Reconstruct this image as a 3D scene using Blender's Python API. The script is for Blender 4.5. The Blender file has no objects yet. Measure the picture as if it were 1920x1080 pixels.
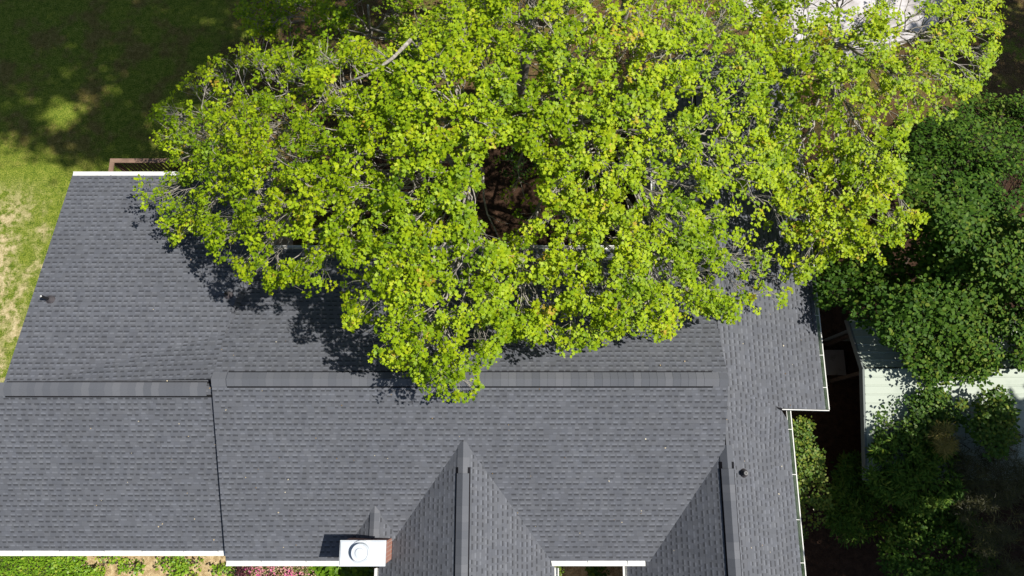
import bpy, math, random
import numpy as np
from math import radians, sin, cos, tan, pi, sqrt
from mathutils import Vector, Matrix

random.seed(7)
rng = np.random.default_rng(11)
C = bpy.context.scene
COL = C.collection

# ------------------------------------------------------------------ camera
TILT = radians(14.0); FPX = 1350.0; HC = 22.3
cam_d = bpy.data.cameras.new('camera'); cam = bpy.data.objects.new('camera', cam_d); COL.objects.link(cam)
cam_d.sensor_width = 36.0; cam_d.lens = FPX/1920*36.0; cam_d.clip_start = 0.1; cam_d.clip_end = 600
cam.location = (0, 0, HC); cam.rotation_euler = (TILT, 0, 0)
C.camera = cam

# ------------------------------------------------------------------ light
SUN_EL, SUN_AZ = 57.0, 95.0          # azimuth clockwise from north (+Y): just south of east
W = bpy.data.worlds.new('World'); C.world = W; W.use_nodes = True
wn = W.node_tree; bg = wn.nodes['Background']
sky = wn.nodes.new('ShaderNodeTexSky'); sky.sky_type = 'NISHITA'; sky.sun_disc = False
sky.sun_elevation = radians(SUN_EL); sky.sun_rotation = radians(SUN_AZ)
wn.links.new(sky.outputs[0], bg.inputs[0]); bg.inputs[1].default_value = 0.06
sl = bpy.data.lights.new('sun', 'SUN'); sl.energy = 4.6; sl.angle = radians(0.53); sl.color = (1.0, 0.955, 0.88)
so = bpy.data.objects.new('sun', sl); COL.objects.link(so)
sd = Vector((sin(radians(SUN_AZ))*cos(radians(SUN_EL)), cos(radians(SUN_AZ))*cos(radians(SUN_EL)), sin(radians(SUN_EL))))
so.rotation_euler = sd.to_track_quat('Z', 'Y').to_euler(); so.location = (20, 0, 40)
C.view_settings.view_transform = 'Standard'; C.view_settings.look = 'None'
C.view_settings.gamma = 1.0; C.view_settings.exposure = 0.55
C.render.engine = 'CYCLES'

# ------------------------------------------------------------------ geometry helpers
def ray(u, v):
    yc = (540.0-v)/FPX
    return np.array([(u-960.0)/FPX, yc*cos(TILT)+sin(TILT), yc*sin(TILT)-cos(TILT)])
def at_z(u, v, z):
    r = ray(u, v); s = (z-HC)/r[2]
    return np.array([r[0]*s, r[1]*s, z])
class Plane:                     # z = c + gx*X + gy*Y
    def __init__(s, c, gx, gy): s.c, s.gx, s.gy = c, gx, gy
    def z(s, x, y): return s.c+s.gx*x+s.gy*y
    def hit(s, u, v):
        r = ray(u, v); k = (s.c-HC)/(r[2]-s.gx*r[0]-s.gy*r[1])
        return np.array([r[0]*k, r[1]*k, HC+r[2]*k])
    def p(s, x, y): return np.array([x, y, s.z(x, y)])
def project(p):
    d = p[1]*sin(TILT)-(p[2]-HC)*cos(TILT); yc = p[1]*cos(TILT)+(p[2]-HC)*sin(TILT)
    return 960+FPX*p[0]/d, 540-FPX*yc/d

def tag(o, label=None, cat=None, group=None, kind=None):
    if label: o['label'] = label
    if cat: o['category'] = cat
    if group: o['group'] = group
    if kind: o['kind'] = kind
    return o
def thing(name, label, cat, loc, group=None):
    o = bpy.data.objects.new(name, None); COL.objects.link(o); o.location = tuple(loc); o.empty_display_size = 0.3
    return tag(o, label, cat, group)
def wloc(o):
    l = Vector((0, 0, 0))
    while o is not None: l = l+Vector(o.location); o = o.parent
    return np.array(l)
def obj(name, verts, faces, mat, parent=None, uvs=None, loc=None, face_attr=None, mat_idx=None, smooth=False):
    verts = np.asarray(verts, float)
    base = wloc(parent) if parent is not None else np.zeros(3)
    org = np.zeros(3) if loc is None else np.asarray(loc, float)
    if loc is None and parent is not None: org = base
    me = bpy.data.meshes.new(name)
    me.from_pydata((verts-org).tolist(), [], [list(f) for f in faces])
    if uvs is not None:
        ul = me.uv_layers.new(name='UVMap')
        ul.data.foreach_set('uv', np.asarray(uvs, float).ravel())
    if face_attr is not None:
        a = me.attributes.new('tint', 'FLOAT', 'FACE'); a.data.foreach_set('value', np.asarray(face_attr, float))
    mats = mat if isinstance(mat, (list, tuple)) else [mat]
    for m in mats: me.materials.append(m)
    if mat_idx is not None: me.polygons.foreach_set('material_index', np.asarray(mat_idx, np.int32))
    if smooth: me.polygons.foreach_set('use_smooth', np.ones(len(me.polygons), bool))
    me.update()
    o = bpy.data.objects.new(name, me); COL.objects.link(o)
    if parent is not None: o.parent = parent; o.location = tuple(org-base)
    else: o.location = tuple(org)
    return o
class MB:
    def __init__(s): s.v = []; s.f = []; s.a = []
    def poly(s, pts, a=0.0):
        n = len(s.v); s.v += [tuple(p) for p in pts]; s.f.append(list(range(n, n+len(pts)))); s.a.append(a)
    def box(s, c, d, rz=0.0, a=0.0):
        n = len(s.v); cr, sr = cos(rz), sin(rz)
        for dz in (-.5, .5):
            for dx, dy in ((-.5, -.5), (.5, -.5), (.5, .5), (-.5, .5)):
                x, y = dx*d[0], dy*d[1]
                s.v.append((c[0]+x*cr-y*sr, c[1]+x*sr+y*cr, c[2]+dz*d[2]))
        for q in ((3, 2, 1, 0), (4, 5, 6, 7), (0, 1, 5, 4), (1, 2, 6, 5), (2, 3, 7, 6), (3, 0, 4, 7)):
            s.f.append([n+i for i in q]); s.a.append(a)
    def sweep(s, p0, p1, prof, side, up, a=0.0, close=True):   # extrude a profile [(x,z)] from p0 to p1
        n = len(s.v); m = len(prof)
        for p in (p0, p1):
            for x, z in prof: s.v.append(tuple(np.asarray(p)+x*np.asarray(side)+z*np.asarray(up)))
        for i in range(m if close else m-1):
            j = (i+1) % m; s.f.append([n+i, n+j, n+m+j, n+m+i]); s.a.append(a)
        if close:
            s.f.append([n+i for i in range(m)][::-1]); s.f.append([n+m+i for i in range(m)]); s.a += [a, a]
    def tube(s, pts, rad, k=6, a=0.0, cap=True):
        pts = np.asarray(pts, float); n0 = len(s.v); N = len(pts)
        for i in range(N):
            t = pts[min(i+1, N-1)]-pts[max(i-1, 0)]; t = t/(np.linalg.norm(t)+1e-9)
            h = np.array([0, 0, 1.]) if abs(t[2]) < .9 else np.array([1., 0, 0])
            b = np.cross(t, h); b /= np.linalg.norm(b); c = np.cross(b, t)
            for j in range(k):
                w = 2*pi*j/k; s.v.append(tuple(pts[i]+rad[i]*(cos(w)*b+sin(w)*c)))
        for i in range(N-1):
            for j in range(k):
                q = (j+1) % k; s.f.append([n0+i*k+j, n0+i*k+q, n0+(i+1)*k+q, n0+(i+1)*k+j]); s.a.append(a)
        if cap:
            s.f.append([n0+(N-1)*k+j for j in range(k)]); s.a.append(a)
    def build(s, name, mat, parent=None, loc=None, smooth=False, attr=True):
        return obj(name, s.v, s.f, mat, parent, loc=loc, face_attr=s.a if attr else None, smooth=smooth)

# ------------------------------------------------------------------ materials
class NT:
    def __init__(s, name):
        s.m = bpy.data.materials.new(name); s.m.use_nodes = True; s.t = s.m.node_tree
        s.b = s.t.nodes['Principled BSDF']; s.out = s.t.nodes['Material Output']
    def n(s, typ, **kw):
        x = s.t.nodes.new(typ)
        for k, v in kw.items(): setattr(x, k, v)
        return x
    def l(s, a, b): s.t.links.new(a, b)
    def val(s, sock, v):
        if hasattr(v, 'is_output') or isinstance(v, bpy.types.NodeSocket): s.l(v, sock)
        else: sock.default_value = v
    def m_(s, op, a, b=None, c=None, clamp=False):
        x = s.n('ShaderNodeMath', operation=op, use_clamp=clamp); s.val(x.inputs[0], a)
        if b is not None: s.val(x.inputs[1], b)
        if c is not None: s.val(x.inputs[2], c)
        return x.outputs[0]
    def mix(s, f, a, b, mode='MIX'):
        x = s.n('ShaderNodeMix', data_type='RGBA', blend_type=mode); s.val(x.inputs[0], f)
        for i, q in ((6, a), (7, b)):
            if isinstance(q, tuple): q = (*q, 1.0) if len(q) == 3 else q
            s.val(x.inputs[i], q)
        return x.outputs[2]
    def noise(s, vec, scale, det=4, rough=.55, dims='3D'):
        x = s.n('ShaderNodeTexNoise', noise_dimensions=dims); x.inputs['Scale'].default_value = scale
        x.inputs['Detail'].default_value = det; x.inputs['Roughness'].default_value = rough
        if vec is not None: s.l(vec, x.inputs['Vector'])
        return x.outputs['Fac']
    def ramp(s, f, stops):
        x = s.n('ShaderNodeValToRGB'); r = x.color_ramp
        while len(r.elements) < len(stops): r.elements.new(.5)
        for e, (p, c) in zip(r.elements, stops): e.position = p; e.color = (*c, 1)
        s.l(f, x.inputs[0]); return x.outputs[0]
    def white(s, a, b, seed):
        c = s.n('ShaderNodeCombineXYZ'); s.val(c.inputs[0], a); s.val(c.inputs[1], b); c.inputs[2].default_value = seed
        x = s.n('ShaderNodeTexWhiteNoise', noise_dimensions='3D'); s.l(c.outputs[0], x.inputs[0]); return x.outputs['Value']
    def smooth(s, x, lo, hi):
        r = s.n('ShaderNodeMapRange', interpolation_type='SMOOTHSTEP'); s.val(r.inputs[0], x)
        r.inputs[1].default_value = lo; r.inputs[2].default_value = hi; return r.outputs[0]
    def bump(s, h, strength, dist):
        x = s.n('ShaderNodeBump'); x.inputs['Strength'].default_value = strength; x.inputs['Distance'].default_value = dist
        s.l(h, x.inputs['Height']); s.l(x.outputs[0], s.b.inputs['Normal'])
    def fin(s, col, rough=.8, spec=.3, metal=0.0):
        s.val(s.b.inputs['Base Color'], (*col, 1) if isinstance(col, tuple) else col)
        s.val(s.b.inputs['Roughness'], rough); s.b.inputs['Specular IOR Level'].default_value = spec
        s.b.inputs['Metallic'].default_value = metal; return s.m
def objco(t):
    return t.n('ShaderNodeNewGeometry').outputs['Position']

def mat_shingle(name):
    t = NT(name); uv = t.n('ShaderNodeUVMap', uv_map='UVMap'); sp = t.n('ShaderNodeSeparateXYZ'); t.l(uv.outputs[0], sp.inputs[0])
    U, V = sp.outputs[0], sp.outputs[1]
    r = t.m_('DIVIDE', V, 0.143)
    wob = t.m_('MULTIPLY', t.m_('SUBTRACT', t.noise(uv.outputs[0], 1.3, 2), .5), .16)
    r = t.m_('ADD', r, wob)
    row = t.m_('FLOOR', t.m_('ADD', r, .5)); tt = t.m_('SUBTRACT', r, row)        # -.5 .. .5 round each butt edge
    def cells(seed, w):
        off = t.m_('MULTIPLY', t.white(row, 3.0, seed), 7.0)
        x = t.m_('DIVIDE', t.m_('ADD', U, off), w)
        x = t.m_('ADD', x, t.m_('MULTIPLY', t.m_('SUBTRACT', t.noise(uv.outputs[0], 2.1+seed*.01, 1), .5), .5))
        c = t.m_('FLOOR', x); f = t.m_('SUBTRACT', x, c); return c, f
    c, f = cells(11.0, .175)
    on = t.m_('GREATER_THAN', t.white(c, row, 1.0), .17)
    a0 = t.m_('MULTIPLY_ADD', t.white(c, row, 2.0), .22, .08); a1 = t.m_('SUBTRACT', .92, t.m_('MULTIPLY', t.white(c, row, 4.0), .22))
    ins = t.m_('MULTIPLY', t.m_('GREATER_THAN', f, a0), t.m_('LESS_THAN', f, a1))
    dash = t.m_('MULTIPLY', on, ins)
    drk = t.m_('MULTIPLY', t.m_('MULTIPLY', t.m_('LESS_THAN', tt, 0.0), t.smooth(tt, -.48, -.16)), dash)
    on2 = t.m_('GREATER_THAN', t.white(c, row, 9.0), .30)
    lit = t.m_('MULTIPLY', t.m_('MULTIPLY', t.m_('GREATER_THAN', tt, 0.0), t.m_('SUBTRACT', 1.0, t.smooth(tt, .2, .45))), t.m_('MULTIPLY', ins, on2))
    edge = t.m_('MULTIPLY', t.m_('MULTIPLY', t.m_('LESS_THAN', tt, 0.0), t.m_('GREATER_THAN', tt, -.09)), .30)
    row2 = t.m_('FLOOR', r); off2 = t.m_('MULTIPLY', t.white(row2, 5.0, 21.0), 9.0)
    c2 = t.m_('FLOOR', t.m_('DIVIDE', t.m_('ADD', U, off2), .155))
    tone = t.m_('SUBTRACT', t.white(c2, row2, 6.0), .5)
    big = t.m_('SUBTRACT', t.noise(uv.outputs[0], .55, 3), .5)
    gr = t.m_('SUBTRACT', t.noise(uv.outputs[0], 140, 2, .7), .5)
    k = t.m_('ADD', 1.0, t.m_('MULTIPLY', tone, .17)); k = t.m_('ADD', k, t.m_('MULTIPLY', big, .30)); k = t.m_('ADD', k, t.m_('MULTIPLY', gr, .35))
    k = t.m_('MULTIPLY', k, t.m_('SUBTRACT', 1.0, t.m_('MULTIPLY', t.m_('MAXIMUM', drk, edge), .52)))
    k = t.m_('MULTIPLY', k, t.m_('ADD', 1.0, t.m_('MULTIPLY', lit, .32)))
    hue = t.mix(t.white(c2, row2, 8.0), (.089, .095, .111), (.092, .097, .110))
    cc = t.n('ShaderNodeCombineXYZ')
    for i in range(3): t.l(k, cc.inputs[i])
    col = t.mix(1.0, hue, cc.outputs[0], 'MULTIPLY')
    saw = t.m_('SUBTRACT', 1.0, t.m_('FRACT', r))
    hgt = t.m_('ADD', saw, t.m_('ADD', t.m_('MULTIPLY', gr, .5), t.m_('MULTIPLY', dash, -.25)))
    t.bump(hgt, .35, .006)
    return t.fin(col, .82, .28)
def mat_attr(name, lo, hi, rough=.8, spec=.3, nscale=30, namp=.3):
    t = NT(name); a = t.n('ShaderNodeAttribute', attribute_name='tint')
    col = t.mix(a.outputs['Fac'], lo, hi)
    nz = t.noise(objco(t), nscale, 4); k = t.m_('ADD', 1-namp/2, t.m_('MULTIPLY', nz, namp))
    cc = t.n('ShaderNodeCombineXYZ')
    for i in range(3): t.l(k, cc.inputs[i])
    t.bump(nz, .15, .01)
    return t.fin(t.mix(1.0, col, cc.outputs[0], 'MULTIPLY'), rough, spec)
def mat_plain(name, col, rough=.6, spec=.4, dirt=None, dscale=6, dlo=.5, dhi=.75, metal=0.0):
    t = NT(name); c = col
    if dirt:
        f = t.smooth(t.noise(objco(t), dscale, 6, .62), dlo, dhi); c = t.mix(f, col, dirt)
    return t.fin(c, rough, spec, metal)
def mat_leaf(name, stops, trans=.35, rough=.45, spec=.35):
    t = NT(name); a = t.n('ShaderNodeAttribute', attribute_name='tint'); col = t.ramp(a.outputs['Fac'], stops)
    t.fin(col, rough, spec)
    tr = t.n('ShaderNodeBsdfTranslucent'); t.l(t.mix(1.0, col, (1.15, 1.1, .5), 'MULTIPLY'), tr.inputs[0])
    mx = t.n('ShaderNodeMixShader'); mx.inputs[0].default_value = trans
    t.l(t.b.outputs[0], mx.inputs[1]); t.l(tr.outputs[0], mx.inputs[2]); t.l(mx.outputs[0], t.out.inputs[0]); return t.m
def mat_brick():
    t = NT('red_brick'); geo = t.n('ShaderNodeNewGeometry'); sp = t.n('ShaderNodeSeparateXYZ'); t.l(geo.outputs['Position'], sp.inputs[0])
    cb = t.n('ShaderNodeCombineXYZ'); t.l(t.m_('ADD', sp.outputs[0], sp.outputs[1]), cb.inputs[0]); t.l(sp.outputs[2], cb.inputs[1])
    b = t.n('ShaderNodeTexBrick'); t.l(cb.outputs[0], b.inputs[0]); b.inputs['Scale'].default_value = 1.0
    b.inputs['Brick Width'].default_value = .21; b.inputs['Row Height'].default_value = .075; b.inputs['Mortar Size'].default_value = .009
    b.inputs[1].default_value = (.36, .12, .07, 1); b.inputs[2].default_value = (.25, .085, .055, 1); b.inputs[3].default_value = (.45, .40, .36, 1)
    return t.fin(b.outputs[0], .9, .2)
def mat_ground():
    t = NT('lawn_grass'); P = objco(t); sp = t.n('ShaderNodeSeparateXYZ'); t.l(P, sp.inputs[0]); X, Y = sp.outputs[0], sp.outputs[1]
    fine = t.noise(P, 24, 4, .75); mid = t.noise(P, 5, 6, .7); big = t.noise(P, 1.1, 4, .6)
    g = t.ramp(t.m_('ADD', t.m_('MULTIPLY', fine, .66), t.m_('MULTIPLY', mid, .34)),
               [(.34, (.025, .045, .006)), (.44, (.075, .120, .012)), (.52, (.155, .20, .022)), (.60, (.26, .27, .050)), (.70, (.40, .36, .14))])
    dry = t.ramp(t.m_('ADD', t.m_('MULTIPLY', fine, .5), t.m_('MULTIPLY', mid, .5)), [(.35, (.20, .16, .07)), (.5, (.40, .33, .17)), (.65, (.62, .53, .34))])
    # worn dry band along the west edge of the lawn
    west = t.smooth(t.m_('ADD', X, t.m_('MULTIPLY', t.m_('SUBTRACT', big, .5), 5.5)), -14.7, -16.6)
    band = t.m_('MULTIPLY', t.smooth(Y, 9.6, 7.6), t.smooth(Y, 0.0, 3.0))
    dm = t.m_('MULTIPLY', t.m_('MULTIPLY', west, band), t.smooth(t.m_('ADD', t.m_('MULTIPLY', mid, .6), t.m_('MULTIPLY', t.noise(P, 2.6, 4), .5)), .46, .62))
    col = t.mix(dm, g, dry)
    litter = t.ramp(t.m_('ADD', t.m_('MULTIPLY', fine, .6), t.m_('MULTIPLY', mid, .4)), [(.32, (.022, .014, .007)), (.5, (.085, .055, .024)), (.66, (.24, .16, .08))])
    # leaf litter and bare soil under trees and behind the house, darkened for shade
    e = t.m_('ADD', X, t.m_('MULTIPLY', t.m_('SUBTRACT', big, .5), 6.0))
    brown_tone = t.ramp(t.m_('ADD', t.m_('MULTIPLY', fine, .6), t.m_('MULTIPLY', mid, .4)), [(.34, (.045, .032, .010)), (.5, (.16, .12, .035)), (.66, (.34, .26, .11))])
    brown_mix = t.m_('MULTIPLY', t.smooth(t.noise(P, .8, 4, .6), .45, .62), t.smooth(Y, 9.0, 11.0))  # brown patches mixed through the northern lawn
    col = t.mix(t.m_('MULTIPLY', brown_mix, .85), col, brown_tone)
    lm = t.smooth(e, -11.0, -8.2)
    lm = t.m_('MULTIPLY', lm, t.smooth(t.m_('ADD', t.m_('MULTIPLY', mid, .5), t.m_('MULTIPLY', big, .5)), .38, .52))
    col = t.mix(lm, col, litter)
    soil = t.ramp(mid, [(.3, (.020, .012, .008)), (.7, (.075, .042, .026))])
    court = t.m_('MAXIMUM', t.m_('MULTIPLY', t.smooth(X, -5.5, -4.6), t.smooth(Y, 11.5, 10.3)), t.m_('MULTIPLY', t.smooth(X, 6.0, 6.8), t.smooth(Y, 12.5, 10.5)))  # court soil reused to the east, darkening the shaded ground in colour
    col = t.mix(court, col, soil)
    t.bump(t.m_('ADD', t.m_('MULTIPLY', fine, .6), mid), .8, .06)
    return t.fin(col, .95, .1)

M = {}
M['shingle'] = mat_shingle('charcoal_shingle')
M['cap'] = mat_attr('ridge_cap_shingle', (.084, .090, .104), (.118, .123, .137), .85, .25, 90, .35)
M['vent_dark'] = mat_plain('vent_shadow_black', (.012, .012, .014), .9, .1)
M['white'] = mat_plain('white_painted_metal', (.64, .64, .61), .5, .3, (.46, .46, .40), 3.5, .58, .85)
M['gutter_green'] = mat_plain('gutter_trough_green', (.30, .36, .27), .7, .3, (.17, .24, .13), 5, .42, .68)  # grey-green trough mottled with a deeper green
M['trim'] = mat_plain('grey_white_trim', (.62, .62, .60), .6, .3)
M['siding'] = mat_plain('beige_siding', (.36, .31, .26), .8, .3, (.25, .20, .16), 3)
M['fascia'] = mat_plain('dark_roof_edge', (.05, .05, .055), .8, .2)
M['brick'] = mat_brick()
M['chimney_metal'] = mat_plain('white_chimney_pan', (.50, .54, .58), .45, .4, (.60, .61, .62), 3, .4, .7)
M['black_pipe'] = mat_plain('black_vent_pipe', (.012, .012, .013), .5, .4)
M['rubber'] = mat_plain('vent_boot_rubber', (.055, .050, .055), .7, .3, (.09, .07, .065), 20)
M['pipe_grey'] = mat_plain('pale_pipe_rim', (.75, .75, .73), .5, .4)
M['pipe_dull'] = mat_plain('dull_pipe_rim', (.16, .16, .16), .6, .3)
M['wood'] = mat_attr('brown_deck_wood', (.13, .075, .05), (.25, .165, .12), .8, .25, 25, .5)
M['shed_roof'] = mat_plain('pale_green_sheet_roof', (.38, .43, .36), .55, .3, (.31, .36, .30), 1.6, .45, .8)
M['shed_wall'] = mat_plain('grey_shed_wall', (.17, .19, .18), .8, .2)
M['concrete'] = mat_plain('old_concrete', (.22, .20, .18), .9, .2, (.12, .10, .08), 4)
M['drive'] = mat_plain('pale_concrete_drive', (.52, .50, .50), .9, .2, (.33, .30, .29), 1.8, .4, .7)
M['clay'] = mat_plain('red_clay_brick_edge', (.34, .14, .09), .9, .2, (.18, .09, .06), 6)
M['mulch'] = (lambda t: (t.bump(t.noise(objco(t), 40, 4, .7), .9, .03), t.fin(t.ramp(t.m_('ADD', t.m_('MULTIPLY', t.noise(objco(t), 60, 3, .7), .6), t.m_('MULTIPLY', t.noise(objco(t), 7, 4), .4)),
               [(.34, (.10, .065, .03)), (.46, (.34, .24, .12)), (.56, (.54, .42, .24)), (.70, (.70, .60, .42))]), .95, .1))[1])(NT('pine_straw_mulch'))
M['ground'] = mat_ground()
M['bark'] = (lambda t: (t.bump(t.noise(objco(t), 18, 6, .7), .6, .02), t.fin(t.ramp(t.noise(objco(t), 9, 6, .7),
               [(.3, (.13, .115, .10)), (.5, (.30, .275, .24)), (.68, (.50, .47, .41))]), .9, .2))[1])(NT('pale_grey_bark'))
M['bark_dark'] = mat_plain('dark_brown_bark', (.06, .045, .035), .9, .2, (.11, .09, .07), 12)
M['lime'] = mat_leaf('young_lime_maple_leaf', [(0, (.060, .125, .005)), (.35, (.185, .30, .007)), (.75, (.35, .46, .010)), (.975, (.43, .47, .016)), (1.0, (.44, .33, .04))], .27, .5, .2)
M['deep'] = mat_leaf('deep_green_leaf', [(0, (.012, .036, .006)), (.5, (.043, .104, .010)), (.85, (.088, .165, .016)), (1, (.15, .20, .025))], .25, .55, .12)
M['mid'] = mat_leaf('mid_green_leaf', [(0, (.022, .060, .010)), (.5, (.055, .125, .014)), (.85, (.11, .19, .02)), (1, (.20, .24, .03))], .3, .5, .25)
M['bright'] = mat_leaf('bright_green_leaf', [(0, (.07, .16, .010)), (.5, (.15, .29, .014)), (.85, (.25, .40, .025)), (1, (.36, .42, .05))], .35)
M['olive'] = mat_leaf('olive_needle', [(0, (.05, .05, .012)), (.5, (.10, .10, .018)), (.85, (.20, .17, .03)), (1, (.30, .24, .05))], .2)
M['azalea'] = mat_leaf('azalea_leaf_and_petal', [(0, (.06, .11, .015)), (.40, (.16, .20, .03)), (.50, (.45, .36, .2)), (.62, (.62, .33, .33)), (.8, (.62, .18, .30)), (1, (.60, .07, .32))], .3)
M['dark_red'] = mat_leaf('dark_red_leaf', [(0, (.03, .010, .015)), (1, (.12, .03, .04))], .2)

# ------------------------------------------------------------------ roof planes of the house
KM = 0.456
YR, ZR = 2.083, 4.8
Mf = Plane(ZR-KM*YR, 0, KM); Mb = Plane(ZR+KM*YR, 0, -KM)
Xs = (396.5-960)/FPX*17.5; Xr = (1366.0-960)/FPX*17.5
YF = Mf.hit(800, 1053)[1]; YB = Mb.hit(670, 467)[1]; YB2 = Mb.hit(1220, 412)[1]
YL, ZL = 1.867, 4.564
XL = (3-960)/FPX*17.66
KLF = .466
d_ = abs(XL)*FPX/823.0; yc_ = 218/FPX*d_; YLB = yc_*cos(TILT)+d_*sin(TILT)-.10; ZLB = HC+yc_*sin(TILT)-d_*cos(TILT)
KLB = (ZL-ZLB)/(YLB-YL)
Lf = Plane(ZL-KLF*YL, 0, KLF); Lb = Plane(ZL+KLB*YL, 0, -KLB)
YLF = Lf.hit(200, 1034)[1]
XLR = Lb.hit(512, 330)[0]
# front centre wing
a = Mf.hit(869, 824); XF, YF0, ZF = a
KF = .62
Fw = Plane(ZF-KF*XF, KF, 0); Fe = Plane(ZF+KF*XF, -KF, 0)
XFw = Fw.hit(710, 1075)[0]; XFe = Fe.hit(1040, 1075)[0]
# right wing
a = Mf.hit(1362, 838); XW, YW0, ZW = a
KWw, KWe, KW1 = .72, .46, .28
Ww = Plane(ZW-KWw*XW, KWw, 0); We = Plane(ZW+KWe*XW, -KWe, 0); W1 = Plane(ZW+KW1*XW, -KW1, 0)
XWw = Ww.hit(1176, 1075)[0]; XWe = We.hit(1489, 920)[0]; XW1 = W1.hit(1548, 770)[0]; YW1 = W1.hit(1548, 768)[1]
XWn = Ww.hit(1228, 360)[0]; YWN = W1.hit(1474, 120)[1]
YS = -6.2   # the front wings run on south of the frame

def dbg():
    print('LB slope %.3f eave z %.2f | M eave z %.2f back %.2f %.2f' % (KLB, ZLB, Mf.z(0, YF), Mb.z(0, YB), Mb.z(0, YB2)))
    print('F ridge', XF, YF0, ZF, 'eaves', XFw, Fw.z(XFw, 0), XFe, Fe.z(XFe, 0))
    print('W ridge', XW, YW0, ZW, 'eaves', XWw, Ww.z(XWw, 0), XWe, We.z(XWe, 0), 'W1', XW1, W1.z(XW1, 0), YW1, 'n', XWn, Ww.z(XWn, 0), YWN)
    print('L z', Lf.z(0, YLF), 'Y', YLF, 'X', XL, XLR, Xs, Xr)
    for n_, p in (('M rake eave', Mf.p(Xs, YF)), ('L rake eave back', Lb.p(XL, YLB)), ('W1 eave N', W1.p(XW1, W1.hit(1474, 133)[1])), ('W1 mid', W1.p(XW1, W1.hit(1520, 525)[1])), ('We S', We.p(XWe, -4)), ('W ridge S', (XW, -4, ZW))):
        print(n_, project(p))
dbg()

house = thing('house', 'single storey house under a charcoal shingle roof with white gutters', 'house', (0, 0, 0))

def roof_slab(name, pts, along, up_ref, mat=None, th=.07, parent=house, seed=0.0):
    """top polygon with UVs in metres (u along the courses, v up the slope), thin slab with dark edges"""
    pts = [np.asarray(p, float) for p in pts]
    along = np.asarray(along, float); along = along/np.linalg.norm(along)
    nrm = np.zeros(3)
    for i in range(len(pts)): nrm += np.cross(pts[i]-pts[0], pts[(i+1) % len(pts)]-pts[0])
    nrm /= np.linalg.norm(nrm)
    if nrm[2] < 0: pts = pts[::-1]; nrm = -nrm
    ups = np.cross(nrm, along); ups /= np.linalg.norm(ups)
    if ups[2] < 0: ups = -ups
    org = np.asarray(up_ref, float)
    n = len(pts); v = pts+[p-np.array([0, 0, th]) for p in pts]
    f = [list(range(n)), [n+i for i in range(n)][::-1]]
    for i in range(n):
        j = (i+1) % n; f.append([i, n+i, n+j, j])
    uv = []
    for fc in f:
        for i in fc: q = v[i]-org; uv.append((q @ along+seed, q @ ups))
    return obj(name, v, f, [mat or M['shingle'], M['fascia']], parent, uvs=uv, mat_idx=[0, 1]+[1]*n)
EX, NX = (1, 0, 0), (0, 1, 0)

# west roof section: ridge, front and shallower back slope
XLF = XL-.95
r_lf = roof_slab('roof', [Lf.p(XLF, YLF), Lf.p(Xs+.15, YLF), Lf.p(Xs+.15, YL), Lf.p(XLF, YL)], EX, Lf.p(XL, YLF), seed=3.3)
tag(r_lf, 'front slope of the lower west roof')
A0 = Lb.p(Xs, YL); R0 = Lb.p(XLR, YLB); P0 = np.array([Xs, YR, ZR-.01]); Q0 = Mb.hit(505, 467)
YX0 = (Mb.c-Lb.c)/(KM-KLB)
r_lb = roof_slab('roof', [A0, Lb.p(XL, YL), Lb.p(XL, YLB), R0, Lb.p(Xs, YX0)], EX, Lb.p(XL, YLB), seed=8.1)
tag(r_lb, 'long shallow back slope of the west roof')
# main roof
r_mf = roof_slab('roof', [Mf.p(Xs, YF), Mf.p(Xr, YF), Mf.p(Xr, YR), Mf.p(Xs, YR)], EX, Mf.p(0, YF), seed=1.7)
tag(r_mf, 'wide front slope of the main roof')
x18 = Mb.hit(1180, 412)[0]; XME = Xr
r_mb = roof_slab('roof', [Mb.p(Xs, YR), Mb.p(Xr, YR), Mb.p(XME, YB2), Mb.p(x18, YB2), Mb.p(x18, YB), Q0, Mb.p(Xs, YX0)], EX, Mb.p(0, YB), seed=5.9)
tag(r_mb, 'back slope of the main roof under the maple')
# blend between the west back slope and the main back slope
def tri_slab(pts, seed): 
    return roof_slab('roof', pts, EX, Lb.p(XL, YLB), seed=seed, th=.004)
YX = (Mb.c-Lb.c)/(KM-KLB); X0c = np.array([Xs, YX, Mb.z(0, YX)+.004])       # where the two back slopes cross
A0w = Lb.p(Xs-4.2, YL+.20)+[0, 0, .004]; A0n = Lb.p(Xs, YL+.16)+[0, 0, .004]
tag(tri_slab([A0w, P0, X0c], 8.1), 'long filler slope between the west roof and the main roof')
tag(tri_slab([X0c, Q0+[0, 0, .01], R0+[0, 0, .004]], 8.1), 'narrow triangular filler slope above the courtyard')
# front centre wing
r_fw = roof_slab('roof', [(XF, YF0, ZF), (XF, YS, ZF), Fw.p(XFw, YS), Fw.p(XFw, YF0)], NX, Fw.p(XFw, 0), seed=2.2)
r_fe = roof_slab('roof', [(XF, YF0, ZF), (XF, YS, ZF), Fe.p(XFe, YS), Fe.p(XFe, YF0)], NX, Fe.p(XFe, 0), seed=6.4)
tag(r_fw, 'west slope of the front centre gable wing'); tag(r_fe, 'east slope of the front centre gable wing')
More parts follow.
